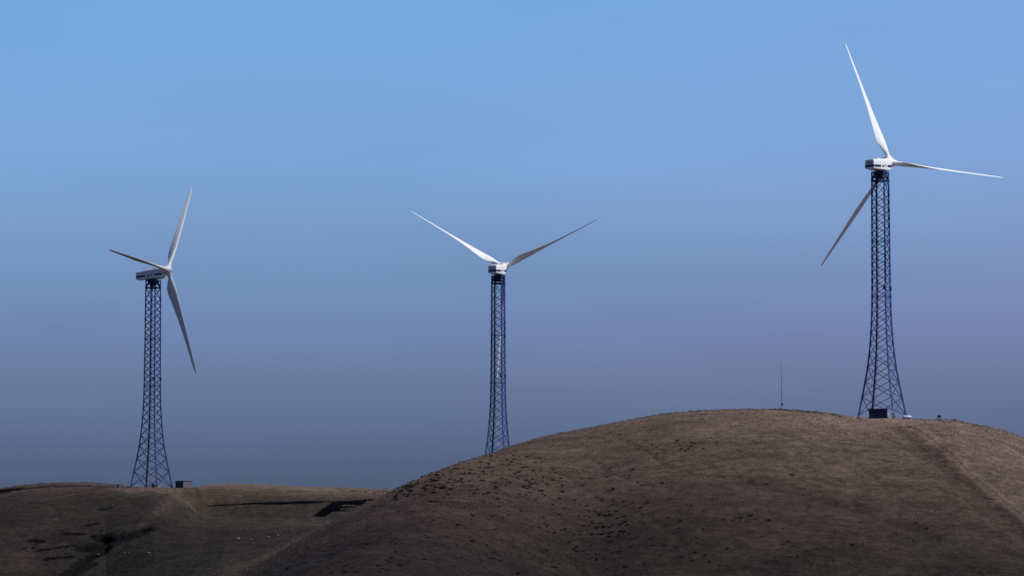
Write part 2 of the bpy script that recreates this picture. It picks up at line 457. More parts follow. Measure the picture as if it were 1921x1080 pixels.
hills['kind'] = 'structure'
def ground_mat():
    m = bpy.data.materials.new('dry_hillside'); m.use_nodes = True
    t = m.node_tree; b = t.nodes['Principled BSDF']; b.inputs['Roughness'].default_value = 1.0
    b.inputs['Specular IOR Level'].default_value = 0.1
    N = t.nodes.new; L = t.links.new
    tcn = N('ShaderNodeTexCoord')
    at = N('ShaderNodeVertexColor'); at.layer_name = 'growth'
    sp = N('ShaderNodeSeparateColor'); L(at.outputs[0], sp.inputs[0])
    def noise(sc, det, rough=.6, stretch=None):
        n = N('ShaderNodeTexNoise'); n.inputs['Scale'].default_value = sc; n.inputs['Detail'].default_value = det; n.inputs['Roughness'].default_value = rough
        if stretch:
            mp = N('ShaderNodeMapping'); mp.inputs['Scale'].default_value = stretch; L(tcn.outputs['Object'], mp.inputs[0]); L(mp.outputs[0], n.inputs['Vector'])
        else: L(tcn.outputs['Object'], n.inputs['Vector'])
        return n.outputs[0]
    def rng_(v, a, b_, c=0., d_=1.):
        r = N('ShaderNodeMapRange'); L(v, r.inputs['Value'])
        for k_, x_ in zip(('From Min', 'From Max', 'To Min', 'To Max'), (a, b_, c, d_)): r.inputs[k_].default_value = x_
        return r.outputs[0]
    def math_(op, a, b_):
        r = N('ShaderNodeMath'); r.operation = op; r.use_clamp = True
        for i_, v in enumerate((a, b_)):
            if isinstance(v, float): r.inputs[i_].default_value = v
            else: L(v, r.inputs[i_])
        return r.outputs[0]
    def mix(fac, a, b_):
        r = N('ShaderNodeMix'); r.data_type = 'RGBA'
        if isinstance(fac, float): r.inputs[0].default_value = fac
        else: L(fac, r.inputs[0])
        for i_, v in ((6, a), (7, b_)):
            if isinstance(v, tuple): r.inputs[i_].default_value = (*v, 1)
            else: L(v, r.inputs[i_])
        return r.outputs[2]
    straw = mix(rng_(noise(.35, 8), .38, .62), GC['straw1'], GC['straw2'])
    low_dark = mix(rng_(noise(.5, 8), .38, .62), GC['low1'], GC['low2'])
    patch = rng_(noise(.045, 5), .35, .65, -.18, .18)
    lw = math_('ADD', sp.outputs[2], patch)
    c = mix(lw, straw, low_dark)
    soilc = mix(rng_(noise(1.2, 6), .35, .65), GC['soil1'], GC['soil2'])
    sf = math_('MULTIPLY', sp.outputs[0], rng_(noise(.8, 8, .7), .3, .55, .35, 1.))
    c = mix(sf, c, soilc)
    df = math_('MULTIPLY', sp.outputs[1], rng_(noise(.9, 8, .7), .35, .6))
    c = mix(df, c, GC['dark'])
    # fine mottling of tussocks, patches of thin and thick grass
    f1 = rng_(noise(1.1, 9, .78, (.6, .6, 1)), .38, .60, .64, 1.20)
    f2 = rng_(noise(7., 4, .7), .3, .7, .86, 1.10)
    f3 = rng_(noise(.13, 7, .7, (.6, 1, 1)), .34, .66, .72, 1.2)
    mm = math_('MULTIPLY', f1, f2); 
    for nd_ in (mm.node,): nd_.use_clamp = False
    mm = math_('MULTIPLY', mm, f3); mm.node.use_clamp = False
    vm = N('ShaderNodeVectorMath'); vm.operation = 'SCALE'; L(c, vm.inputs[0]); L(mm, vm.inputs['Scale'])
    L(vm.outputs[0], b.inputs['Base Color'])
    bp = N('ShaderNodeBump'); bp.inputs['Strength'].default_value = .8; bp.inputs['Distance'].default_value = .22
    L(noise(2.2, 9, .75), bp.inputs['Height']); L(bp.outputs[0], b.inputs['Normal'])
    return m
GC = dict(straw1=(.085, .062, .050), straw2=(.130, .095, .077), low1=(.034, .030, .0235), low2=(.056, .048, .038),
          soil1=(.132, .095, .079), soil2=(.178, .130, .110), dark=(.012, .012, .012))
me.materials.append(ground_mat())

# ------------------------------------------------------------------ wind turbines
PROF = [(0, 5.19), (.1, 4.08), (.19, 3.12), (.29, 2.5), (.4, 2.1), (.53, 1.96), (1, 1.80)]
def hd(h):
    return float(np.interp(h, [p[0] for p in PROF], [p[1] for p in PROF]))
# smooth the curve of the flared foot
_hh = np.linspace(0, 1, 201); _hv = np.array([hd(h) for h in _hh]); _k = np.hanning(23)[1:-1]; _k /= _k.sum()
_hv = np.convolve(np.pad(_hv, (10, 10), mode='reflect', reflect_type='odd'), _k, mode='valid')
def hd(h): return float(np.interp(h, _hh, _hv))
def superell(hw, hh_, cy, cz, x, n=20, p=5.0):
    r = []
    for i in range(n):
        t = 2 * math.pi * (i + .5) / n
        c, s_ = math.cos(t), math.sin(t)
        r.append(Vector((x, cy + hw * math.copysign(abs(c) ** (2 / p), c), cz + hh_ * math.copysign(abs(s_) ** (2 / p), s_))))
    return r
def nac_z(x):
    """underside and roof height of the nacelle at distance x in front of the tower axis (from tower top)"""
    zb = np.interp(x, [-4.1, 1.2, 2.3, 2.9], [.22, .22, .38, .85])
    zt = np.interp(x, [-4.1, -1.0, 1.6, 2.9], [2.12, 2.5, 2.85, 2.95])
    return float(zb), float(zt)
def nac_w(x): return float(np.interp(x, [-4.1, -3.9, -2, 1.5, 2.9], [1.0, 1.07, 1.12, 1.14, .98]))
def stripe_z(x):
    return float(np.interp(x, [-4.2, -3.2, 2.7], [.62, .66, 1.16])), float(np.interp(x, [-4.2, -3.2, 2.7], [1.08, 1.14, 1.62]))

def make_blade(root, pitch=0.0, flex=.36):
    st = [(1.0, .95, 1.0), (1.6, .92, 1.0), (2.3, 1.0, .90), (3.2, 1.45, .55), (4.3, 1.92, .34), (5.4, 2.06, .27), (7, 1.95, .24), (9, 1.75, .22), (12, 1.48, .20), (15, 1.22, .18), (18, .97, .17), (21, .80, .16), (23.5, .64, .15), (25, .50, .14), (25.7, .38, .14), (26.0, .20, .14)]
    tw = lambda r: float(np.interp(r, [1, 4, 7, 12, 18, 26], [22, 20, 10, -4, -8, -10]))
    rings = []
    n = 22
    for r, c, tk in st:
        c = c * (1.08 if r > 3 else 1.0)
        th = math.radians(90 + tw(r) + pitch)
        ring = []
        rd = min(1, max(0, (tk - .27) / .7))
        for i in range(n):
            a_ = 2 * math.pi * i / n
            xc = .5 * (1 - math.cos(a_))          # 0 = leading edge
            yt = tk * 5 * (.2969 * math.sqrt(max(xc, 0)) - .126 * xc - .3516 * xc ** 2 + .2843 * xc ** 3 - .1015 * xc ** 4)
            yc_ = math.sin(a_) * .5
            sgn = 1 if a_ <= math.pi else -1
            yy_ = (1 - rd) * sgn * yt + rd * yc_ * tk
            xx_ = (1 - rd) * (xc - .30) + rd * (xc - .5)
            # chord direction: leading edge towards (cos th * tangent + sin th * axis)
            ch_ = -xx_ * c; fl = yy_ * c
            tangent = ch_ * math.cos(th) - fl * math.sin(th)
            axis = ch_ * math.sin(th) + fl * math.cos(th)
            ring.append(Vector((axis - flex * (max(0, r - 6) / 20) ** 2, tangent, r)))   # local: x = rotor axis, z = span, tangent towards -y... left of axis
        rings.append(ring)
    rings = [g[::-1] for g in rings]
    mb = MB(); mb.loft(rings)
    o = mb.build('blade', M_WHITE, root, smooth=True)
    return o

def make_turbine(T, label):
    root = empty('wind_turbine', (T['x'], T['y'], T['zb']), 0, label, 'wind turbine', 'wind turbines on the hill crests')
    rt = math.radians(T['ang'])
    dirs = [Vector((math.cos(rt + k * math.pi / 2), math.sin(rt + k * math.pi / 2), 0)) for k in range(4)]
    P = lambda k, z: dirs[k % 4] * (hd(min(1, max(0, z / TH))) * T['half']) + Vector((0, 0, z))
    lv = [0.25]
    bays = [3.55, 3.1, 2.85, 2.5, 2.25, 2.1, 1.95, 1.85, 1.75, 1.68, 1.62]
    i = 0
    while lv[-1] < TH - 3.0:
        lv.append(lv[-1] + (bays[i] if i < len(bays) else 1.56)); i += 1
    lv[-1] = TH - 1.75
    # bracing: crossed angles on the four faces
    br = MB()
    for a_, b_ in zip(lv[:-1], lv[1:]):
        for k in range(4):
            w = .12 if a_ > 12 else .14
            br.bar(P(k, a_), P(k + 1, b_), w, w * .7)
            br.bar(P(k + 1, a_), P(k, b_), w, w * .7)
    for zf in (.48, .715):
        zz = min(lv, key=lambda v: abs(v - zf * TH))
        for k in range(4): br.bar(P(k, zz), P(k + 1, zz), .10)
    tower = br.build('lattice_tower', M_STEEL, root)
    for k in range(4):
        lg = MB()
        zs = [-.6] + lv + [TH]
        for a_, b_ in zip(zs[:-1], zs[1:]):
            lg.bar(P(k, a_) if a_ >= 0 else P(k, 0) + Vector((0, 0, a_)), P(k, b_), .27 if a_ < 12 else .24)
        for zz in lv[::1]:
            lg.box(-.17, .17, -.17, .17, -.12, .12, Matrix.Translation(P(k, zz)) @ Matrix.Rotation(rt, 4, 'Z'))
        lg.build('leg', M_STEEL, tower)
        ft = MB(); p = P(k, 0); ft.box(p.x - .3, p.x + .3, p.y - .3, p.y + .3, -1.1, .02, ch=.04)
        ft.build('footing', M_DIRT, tower)
    # ladder and cable tray beside the far leg
    ld = MB()
    for a_, b_ in zip(lv[:-1] , lv[1:]):
        pa = P(1, a_) * 1.0; pb = P(1, b_)
        inn = -dirs[1] * .28
        side = dirs[0] * .22
        ld.bar(pa + inn + side, pb + inn + side, .05); ld.bar(pa + inn - side, pb + inn - side, .05)
        ld.bar(pa + inn * .6, pb + inn * .6, .10)
        m = max(2, int((b_ - a_) / .35))
        for j in range(m):
            pc = pa.lerp(pb, j / m)
            ld.bar(pc + inn + side, pc + inn - side, .035)
    ld.build('cable_ladder', M_DKSTEEL, tower)
    # top frame: deck, knee plates and the yaw drum
    tf = MB(); z1 = TH - 1.75
    for k in range(4):
        tf.bar(P(k, z1), P(k + 1, z1), .26)
        tf.bar(P(k, TH - .1), P(k + 1, TH - .1), .24)
        p, q_ = P(k, z1 + .1), P(k + 1, z1 + .1)
        c0 = Vector((0, 0, TH - .15))
        tf.bar(p, c0 + (p - Vector((0, 0, p.z))) * .35, .30)
        mid = (P(k, TH - .15) + P(k + 1, TH - .15)) * .5
        tf.bar(p, mid, .16); tf.bar(q_, mid, .16)
    rings = []
    for z, r in ((TH - 1.35, .45), (TH - 1.0, .75), (TH - .55, 1.15), (TH - .12, 1.30), (TH - .02, 1.30), (TH - .02, .85), (TH + .28, .85)):
        rings.append([Vector((r * math.cos(2 * math.pi * j / 16 + rt), r * math.sin(2 * math.pi * j / 16 + rt), z)) for j in range(16)])
    tf.loft(rings)
    tf.build('top_frame', M_DKSTEEL, tower)
    rail = MB()
    for k in range(4):
        for z in (TH + .35,):
            rail.bar(P(k, TH - .1) * 1.0 + Vector((0, 0, .45)), P(k + 1, TH - .1) + Vector((0, 0, .45)), .04)
        rail.bar(P(k, TH - .1), P(k, TH - .1) + Vector((0, 0, .45)), .05)
    rail.build('handrail', M_STEEL, tower)
    bx = MB()
    zz = lv[11]
    p = P(3, zz); bx.box(p.x - .45, p.x + .2, p.y + .1, p.y + .5, zz - .35, zz + .35)
    bx.build('junction_box', M_DKSTEEL, tower); bx = MB()
    p = P(0, zz); bx.box(p.x - .2, p.x + .25, p.y - .2, p.y + .2, zz - .35, zz + .35)
    bx.build('junction_box', M_DKSTEEL, tower)
    # nacelle (local x = rotor axis)
    az = math.radians(90 - T['yaw'])
    xs = [-4.12, -4.08, -3.9, -3, -2, -1, 0, 1, 1.6, 2.2, 2.6, 2.9]
    mb = MB(); rings = []
    for x in xs:
        zb, zt = nac_z(x); w = nac_w(x)
        k_ = .97 if x < -4.1 else 1.0
        rings.append(superell(w * k_, (zt - zb) / 2 * k_, 0, (zt + zb) / 2, x, 28, 7))
    mb.loft(rings)
    nac = mb.build('nacelle', M_WHITE, root, smooth=False)
    nac.location = (0, 0, TH); nac.rotation_euler = (0, 0, az)
    mod = nac.modifiers.new('edge_round', 'BEVEL'); mod.width = .05; mod.segments = 2; mod.limit_method = 'ANGLE'; mod.angle_limit = math.radians(30)
    def ysurf(x, z):
        """half width of the nacelle skin at height z"""
        zb, zt = nac_z(x); w = nac_w(x)
        q_ = min(1, abs((z - (zt + zb) / 2) / ((zt - zb) / 2)))
        return w * (1 - q_ ** 7) ** (1 / 7)
    st = MB()
    def band(x0, x1, sgn, n=8):
        for j in range(n):
            xa = x0 + (x1 - x0) * j / n; xb = x0 + (x1 - x0) * (j + 1) / n
            V = []
            for x in (xa, xb):
                zl, zh = stripe_z(x)
                for off in (-.05, .018):
                    V += [Vector((x, sgn * (ysurf(x, z) + off), z)) for z in (zl, zh)]
            Fc = [(2, 3, 7, 6), (0, 4, 5, 1), (0, 2, 6, 4), (1, 5, 7, 3), (0, 1, 3, 2), (4, 6, 7, 5)]
            st.add(V, Fc)
    for sgn in (-1, 1):
        st = MB(); band(-4.11, -1.55, sgn); st.build('stripe', M_NAVY, nac)
        st = MB(); band(1.0, 2.8, sgn, 5); st.build('stripe', M_NAVY, nac)
    zl, zh = stripe_z(-4.2)
    st = MB(); st.box(-4.145, -4.06, -.99, .99, zl, zh)
    st.build('stripe', M_NAVY, nac)
    for sgn in (-1, 1):
        em = MB()
        # emblem in the break of the stripe: a thin bar, a block and a winged T
        def plate(x0, x1, f0, f1, lean=0.0):
            V = []
            for x in (x0, x1):
                zl, zh = stripe_z(x)
                for off in (-.05, .02):
                    for f in (f0, f1):
                        z = zl + (zh - zl) * f
                        V.append(Vector((x + lean * f, sgn * (ysurf(x, z) + off), z)))
            em.add(V, [(2, 3, 7, 6), (0, 4, 5, 1), (0, 2, 6, 4), (1, 5, 7, 3), (0, 1, 3, 2), (4, 6, 7, 5)])
        o_ = sgn
        xx = lambda a_, b_: (a_, b_) if sgn < 0 else (-.55 - b_, -.55 - a_)
        plate(*xx(-1.30, -1.20), 0, 1)
        plate(*xx(-.98, -.30), .05, .85)
        plate(*xx(.12, .24), -.05, .95)
        plate(*xx(-.08, .44), .97, 1.22)
        plate(*xx(.62, .70), 0, 1)
        em.build('emblem', M_NAVY, nac)
    lo = MB()
    for j in range(6):
        lo.box(-4.15, -4.08, -.75, .75, 1.2 + j * .10, 1.25 + j * .10)
    lo.build('vent_louvre', M_LOUVRE, nac)
    hb = MB()
    hb.box(-1.9, -.7, -.5, .5, nac_z(-1.3)[1] - .12, nac_z(-1.3)[1] + .13, ch=.05)
    hb.build('roof_hatch', M_WHITE, nac)
    hb = MB()
    hb.box(.3, 1.5, -.75, -.35, nac_z(.9)[1] - .1, nac_z(.9)[1] + .06)
    hb.build('roof_vent', M_NAVY, nac)
    wm = MB(); zr_ = nac_z(-3)[1]
    wm.bar((-3.0, .3, zr_ - .1), (-3.0, .3, zr_ + .75), .035); wm.bar((-3.0, .05, zr_ + .6), (-3.0, .55, zr_ + .6), .03)
    for y_ in (.05, .55):
        wm.bar((-3.0, y_, zr_ + .6), (-3.0, y_, zr_ + .74), .05, n=6)
    wm.build('wind_mast', M_LOUVRE, nac)
    # rotor: tilted 5 degrees, hub 3.9 m in front of the tower axis
    rot = Matrix.Translation((0, 0, TH + AX_UP)) @ Matrix.Rotation(az, 4, 'Z') @ Matrix.Rotation(-math.radians(5), 4, 'Y') @ Matrix.Translation((3.9, 0, 0))
    hu = MB(); rings = []
    for x, r in ((-1.15, .80), (-1.05, .95), (-.6, 1.05), (0, 1.08), (.4, .97), (.66, .76), (.86, .50), (.98, .25), (1.02, .06)):
        rings.append([Vector((x, r * math.cos(2 * math.pi * j / 28), r * math.sin(2 * math.pi * j / 28))) for j in range(28)])
    hu.loft(rings)
    for k in range(3):       # blade sockets
        Rk = Matrix.Rotation(math.radians(-(T['ph'] + 120 * k)), 4, 'X')
        rr = []
        for z, r in ((.3, .78), (.9, .66), (1.25, .56), (1.4, .53)):
            rr.append([Rk @ Vector((r * math.cos(2 * math.pi * j / 18), r * math.sin(2 * math.pi * j / 18), z)) for j in range(18)])
        hu.loft(rr)
    hub = hu.build('hub', M_WHITE, root, smooth=True)
    hub.matrix_local = rot
    for k in range(3):
        pk = (T.get('pitch', (0.0, 0.0, 0.0))[k], T.get('flex', .36))
        if pk not in BL:
            bl = make_blade(root, *pk); BL[pk] = bl.data
        else:
            bl = bpy.data.objects.new('blade', BL[pk]); COL.objects.link(bl); bl.parent = root
        # clockwise seen from upwind
        bl.matrix_local = rot @ Matrix.Rotation(math.radians(-(T['ph'] + T.get('d', (0, 0, 0))[k] + 120 * k)) * CW, 4, 'X')
    return root
BL = {}
CW = 1
make_turbine(TURB['right'], 'tallest wind turbine, on the right-hand hilltop with a dark shed between its legs')
make_turbine(TURB['middle'], 'wind turbine in the middle whose lattice foot is hidden behind the big hill')
make_turbine(TURB['left'], 'wind turbine on the low left-hand hill with rotor turned to the right')

# ------------------------------------------------------------------ sheds and small things on the crests
def shed(name, loc, rz, w, dp, h, label, cat, front, side):
    r = empty(name, loc, rz, label, cat)
    b = MB(); b.box(-w / 2 + .02, w / 2 - .02, -dp / 2 + .02, dp / 2 - .02, .1, h - .08)
    n = int(w / .28)
    for i in range(n):
        x = -w / 2 + (i + .25) * w / n
        b.box(x, x + w / n * .5, -dp / 2 - .02, -dp / 2 + .03, .14, h - .12)
    b.build('wall', front, r)
    s_ = MB()
    s_.box(w / 2 - .03, w / 2 + .03, -dp / 2 + .06, dp / 2 - .06, .14, h - .12)
    s_.build('lit_side_panel', side, r)
    d_ = MB(); d_.box(-w * .12, w * .22, -dp / 2 - .05, -dp / 2 - .015, .16, h - .3)
    do = d_.build('door', M_DKSTEEL, r)
    hn = MB(); hn.box(w * .16, w * .19, -dp / 2 - .09, -dp / 2 - .04, h * .45, h * .55); hn.build('handle', M_LOUVRE, do)
    rf = MB(); rf.box(-w / 2 - .08, w / 2 + .08, -dp / 2 - .1, dp / 2 + .08, h - .08, h + .04, ch=.03); rf.build('roof', front, r)
    bs = MB(); bs.box(-w / 2 - .15, w / 2 + .15, -dp / 2 - .15, dp / 2 + .15, -.6, .1); bs.build('plinth', M_DIRT, r)
    return r
TR, TL = TURB['right'], TURB['left']
def at(px, Yd):
    return (px - W0 / 2) / F * (Yd * CP + 35 * SP), Yd
x, y = at(1651, 685.5)
shed('equipment_shed', (x, y, TR['zg'] + .3), math.radians(-19), 3.7, 3.4, 1.85, 'dark equipment shed standing between the legs of the right-hand turbine tower', 'shed', M_SHED, M_SHED_LIT)
x, y = at(345.5, 812.5)
z = float(H(x, y, False))
shed('equipment_cabin', (x, y, z), math.radians(-40), 2.6, 3.1, 1.75, 'small cabin with dark front and sunlit pale side beside the left-hand turbine tower', 'cabin', M_SHED, M_CABIN_LIT)

# white tank lying at the foot of the right-hand tower
x, y = at(1702, 681); z = float(H(x, y, False))
tk = empty('storage_tank', (x, y, z), math.radians(8), 'small white tank lying on the ground right of the right-hand tower foot', 'tank')
mb = MB(); rings = []
for xx, r in ((-.88, .05), (-.84, .17), (-.74, .27), (-.6, .32), (.6, .32), (.74, .27), (.84, .17), (.88, .05)):
    rings.append([Vector((xx, r * math.cos(2 * math.pi * j / 18), .42 + r * math.sin(2 * math.pi * j / 18))) for j in range(18)])
mb.loft(rings); mb.build('shell', M_TANK, tk, smooth=True)
for xx in (-.5, .5):
    mb = MB(); mb.box(xx - .08, xx + .08, -.3, .3, -.3, .2); mb.build('saddle', M_CONC, tk)
mb = MB(); mb.bar((0, 0, .72), (0, 0, .84), .14, n=8); mb.build('valve', M_DKSTEEL, tk)
x, y = at(1684, 682); z = float(H(x, y, False))
mb = MB()
mb.box(-1.3, 1.1, -.7, .7, -.3, .16, ch=.03)
o = mb.build('concrete_slab', M_CONC, None, loc=(x, y, z)); tag(o, 'low pale concrete slab between the tower foot and the white tank', 'slab')
x, y = at(1669.5, 678); z = float(H(x, y, False))
mb = MB(); mb.box(-.28, .28, -.2, .2, -.1, .2, ch=.04); mb.box(-.2, .0, -.22, -.18, .05, .15)
o = mb.build('meter_box', M_TANK, None, loc=(x, y, z)); tag(o, 'tiny white box on the dirt in front of the right-hand tower foot', 'box')
x, y = at(1673.8, 680); z = TR['zg']
mb = MB(); mb.bar((0, 0, -.3), (0, 0, .9), .08); mb.box(-.12, .12, -.1, .1, .9, 1.45)
o = mb.build('control_cabinet', M_TANK, None, loc=(x, y, z)); tag(o, 'narrow white cabinet on a post beside the near right leg of the right-hand tower', 'cabinet')

def boxstand(name, px, Yd, s_, label, splay=True):
    x, y = at(px, Yd); z = float(H(x, y, False))
    r = empty(name, (x, y, z), math.radians(8), label, 'equipment box')
    b = MB(); b.box(-.30 * s_, .30 * s_, -.22 * s_, .22 * s_, .50 * s_, .98 * s_, ch=.02); b.build('cabinet', M_SHED, r)
    b = MB(); b.box(-.34 * s_, .34 * s_, -.27 * s_, .27 * s_, .985 * s_, 1.03 * s_); b.build('lid', M_DKSTEEL, r)
    if splay:
        for sx_ in (-1, 1):
            b = MB()
            for sy in (-1, 1):
                b.bar((sx_ * .24 * s_, sy * .18 * s_, .5 * s_), (sx_ * .42 * s_, sy * .3 * s_, -.15), .07)
            b.bar((sx_ * .33 * s_, -.2 * s_, .25 * s_), (sx_ * .33 * s_, .2 * s_, .25 * s_), .05)
            b.build('leg', M_STEEL, r)
        b = MB(); b.box(-.75, .75, -.5, .5, -.2, .05); b.build('base_plate', M_SHED, r)
    else:
        b = MB(); b.bar((0, 0, -.3), (0, 0, .5 * s_), .2); b.build('post', M_STEEL, r)
    return r
boxstand('transformer_stand', 1762, 688, 1.0, 'small dark box raised on splayed legs on the crest right of the right-hand turbine')
boxstand('marker_box', 221.5, 809, .92, 'small dark box on a single post on the crest left of the left-hand turbine', False)

# instrument mast on the big hill
x, y = at(1466.3, 692); z = float(H(x, y, False))
ms = empty('instrument_mast', (x, y, z), 0, 'thin tall instrument mast standing alone on top of the big hill', 'mast')
b = MB(); b.bar((0, 0, -.4), (0, 0, 4.2), .10, n=8); b.bar((0, 0, 4.2), (0, 0, 6.5), .08, n=8); b.bar((0, 0, 6.5), (-.03, 0, 9.4), .07, n=8, r2=.03)
b.build('pole', M_DKSTEEL, ms)
b = MB(); b.box(.03, .33, -.14, .14, .85, 1.25); b.build('logger_box', M_SHED, ms)
b = MB(); b.box(-.09, .09, -.09, .09, 6.38, 6.58); b.build('clamp', M_DKSTEEL, ms)

# ------------------------------------------------------------------ rocks
def rock_mesh(seed, sq=.6):
    import bmesh
    bm = bmesh.new(); bmesh.ops.create_icosphere(bm, subdivisions=3, radius=1)
    r_ = random.Random(seed)
    dirs = [Vector((r_.gauss(0, 1), r_.gauss(0, 1), r_.gauss(0, 1))).normalized() for _ in range(16)]
    offs = [r_.uniform(.6, .92) for _ in range(16)]
    for v in bm.verts:
        n = v.co.normalized(); k = 1.0
        for d_, o_ in zip(dirs, offs):
            c = n.dot(d_)
            if c > 0: k = min(k, o_ / c)
        k *= 1 + .05 * math.sin(9 * n.x + seed) * math.cos(11 * n.y)
        v.co = n * k; v.co.z *= sq
    m = bpy.data.meshes.new('rock'); bm.to_mesh(m); bm.free(); m.materials.append(M_ROCK)
    return m
RM = [rock_mesh(s) for s in range(4)]
def rock(px, py, size, label, mat=None, i=0):
    x, y, z = ground(px, py)
    m = RM[i % 4]
    if mat:
        m = m.copy(); m.materials.clear(); m.materials.append(mat)
    o = bpy.data.objects.new('rock', m); COL.objects.link(o)
    o.location = (x, y, z + size * .12); o.scale = (size, size * .8, size * rnd.uniform(.8, 1.1)); o.rotation_euler = (0, 0, rnd.uniform(0, 6))
    return tag(o, label, 'rock')
rock(446.5, 1011, .62, 'brightest pale boulder on the left hillside, below the left end of the long shadow', i=0)
rock(504, 1008, .42, 'pale rock on the left hillside, left one of the pair right of the brightest boulder', i=1)
rock(521, 1004, .40, 'pale rock on the left hillside, right one of the pair right of the brightest boulder', i=2)
rock(278.5, 1038, .55, 'pale boulder on the lower left hillside, below right of the big dark hollow', i=3)
rock(234, 1037, .48, 'pale rock on the lower left hillside, straight below the big dark hollow', i=1)
rock(241, 1036, .3, 'small pale stone touching the right side of the rock below the dark hollow', i=2)
rock(183.5, 1043, .42, 'pale rock resting beside the long dark gully at lower left', i=0)
rock(25, 961, .30, 'small pale stone near the left edge of the photograph below the crest', i=3)
rock(212, 948, .35, 'small pale stone above the short dark hollow under the left-hand turbine', i=1)
rock(386, 1010, .25, 'tiny pale stone left of the brightest boulder on the left hillside', i=2)
rock(471, 1011, .25, 'tiny pale stone between the brightest boulder and the pair of rocks', i=3)
rock(298, 1037, .22, 'tiny pale stone right of the boulder low on the left hillside', i=1)
rock(225, 1045, .22, 'tiny pale stone just under the rock below the dark hollow', i=3)
rock(360, 946, .25, 'tiny pale stone near the left tip of the long shadow', i=2)
rock(252, 927, .3, 'small pale stone under the crest at the foot of the left-hand turbine', i=0)
rock(1791, 788.5, .42, 'dark rock on the crest at the right, beyond the box on splayed legs', mat=M_SHED, i=2)
# dirt heap and scrap under the left tower
x, y = at(294, 808); z = float(H(x, y, False))
mb = MB(); rings = []
for k, (zz, r) in enumerate(((-.3, 1.15), (.1, .95), (.45, .62), (.62, .35), (.68, .08))):
    rings.append([Vector((r * (1 + .14 * math.sin(3 * j + k)) * math.cos(2 * math.pi * j / 14), r * .8 * math.sin(2 * math.pi * j / 14), zz + .05 * math.sin(5 * j))) for j in range(14)])
mb.loft(rings); o = mb.build('dirt_heap', M_DIRT, None, smooth=True, loc=(x, y, z)); tag(o, 'tan heap of dirt between the legs of the left-hand turbine tower', 'dirt heap')
x, y = at(288.3, 807.3); z = float(H(x, y, False))
sp_ = empty('cable_drum', (x, y, z), math.radians(25), 'small dark drum standing left of the dirt heap under the left-hand tower', 'drum')
for yy_ in (-.28, .28):
    mb = MB(); mb.bar((0, yy_ - .03, .42), (0, yy_ + .03, .42), .84, n=18); mb.build('flange', M_SHED, sp_)
mb = MB(); mb.bar((0, -.25, .42), (0, .25, .42), .4, n=14); mb.build('core', M_DKSTEEL, sp_)

# bleached sticks lying on the big hill
for px, py, ln, lab in ((1453.5, 895.5, .95, 'pale bleached stick lying high on the big hill below the instrument mast'),
                        (1528.5, 948, .9, 'pale bleached stick lying on the big hill above the dark seam of growth'),
                        (1690, 1009, .95, 'pale bleached stick lying low on the big hill under the right-hand turbine')):
    x, y, z = ground(px, py)
    mb = MB(); mb.bar((-ln / 2, 0, .06), (ln * .1, .03, .16), .08, n=6); mb.bar((ln * .1, .03, .16), (ln / 2, .1, .38), .07, n=6, r2=.03); mb.bar((0, 0, .13), (.2, -.2, .3), .04, n=5)
    o = mb.build('stick', M_STICK, None, loc=(x, y, z)); o.rotation_euler = (0, 0, rnd.uniform(-.3, .3)); tag(o, lab, 'stick')

# ------------------------------------------------------------------ shrubs
def shrub_mesh(seed, n=130):
    r_ = random.Random(seed); mb = MB()
    lobes = [(r_.uniform(-.35, .35), r_.uniform(-.35, .35), r_.uniform(.1, .4), r_.uniform(.35, .6)) for _ in range(4)]
    for _ in range(n):
        lx, ly, lz, lr = r_.choice(lobes)
        d_ = Vector((r_.gauss(0, 1), r_.gauss(0, 1), abs(r_.gauss(0, .8)))).normalized() * lr * r_.uniform(.5, 1)
        c = Vector((lx, ly, lz * .6)) + Vector((d_.x, d_.y, d_.z * .75))
        a_ = Vector((r_.gauss(0, 1), r_.gauss(0, 1), r_.gauss(0, 1))).normalized() * r_.uniform(.07, .15)
        b_ = a_.cross(Vector((r_.gauss(0, 1), r_.gauss(0, 1), r_.gauss(0, 1))).normalized()) * .8
        mb.add([c - a_, c + b_, c + a_, c - b_], [(0, 1, 2, 3)])
    for _ in range(7):
        t = r_.uniform(0, 6.28)
        mb.bar((0, 0, -.15), (math.cos(t) * .4, math.sin(t) * .4, r_.uniform(.2, .45)), .035, n=4)
    return mb
SH = []
for s_ in range(5):
    mb = shrub_mesh(s_)
    m_ = bpy.data.meshes.new('shrub'); m_.from_pydata(mb.V, [], mb.F); m_.materials.append(M_SHRUB); m_.update(); SH.append((m_, mb))
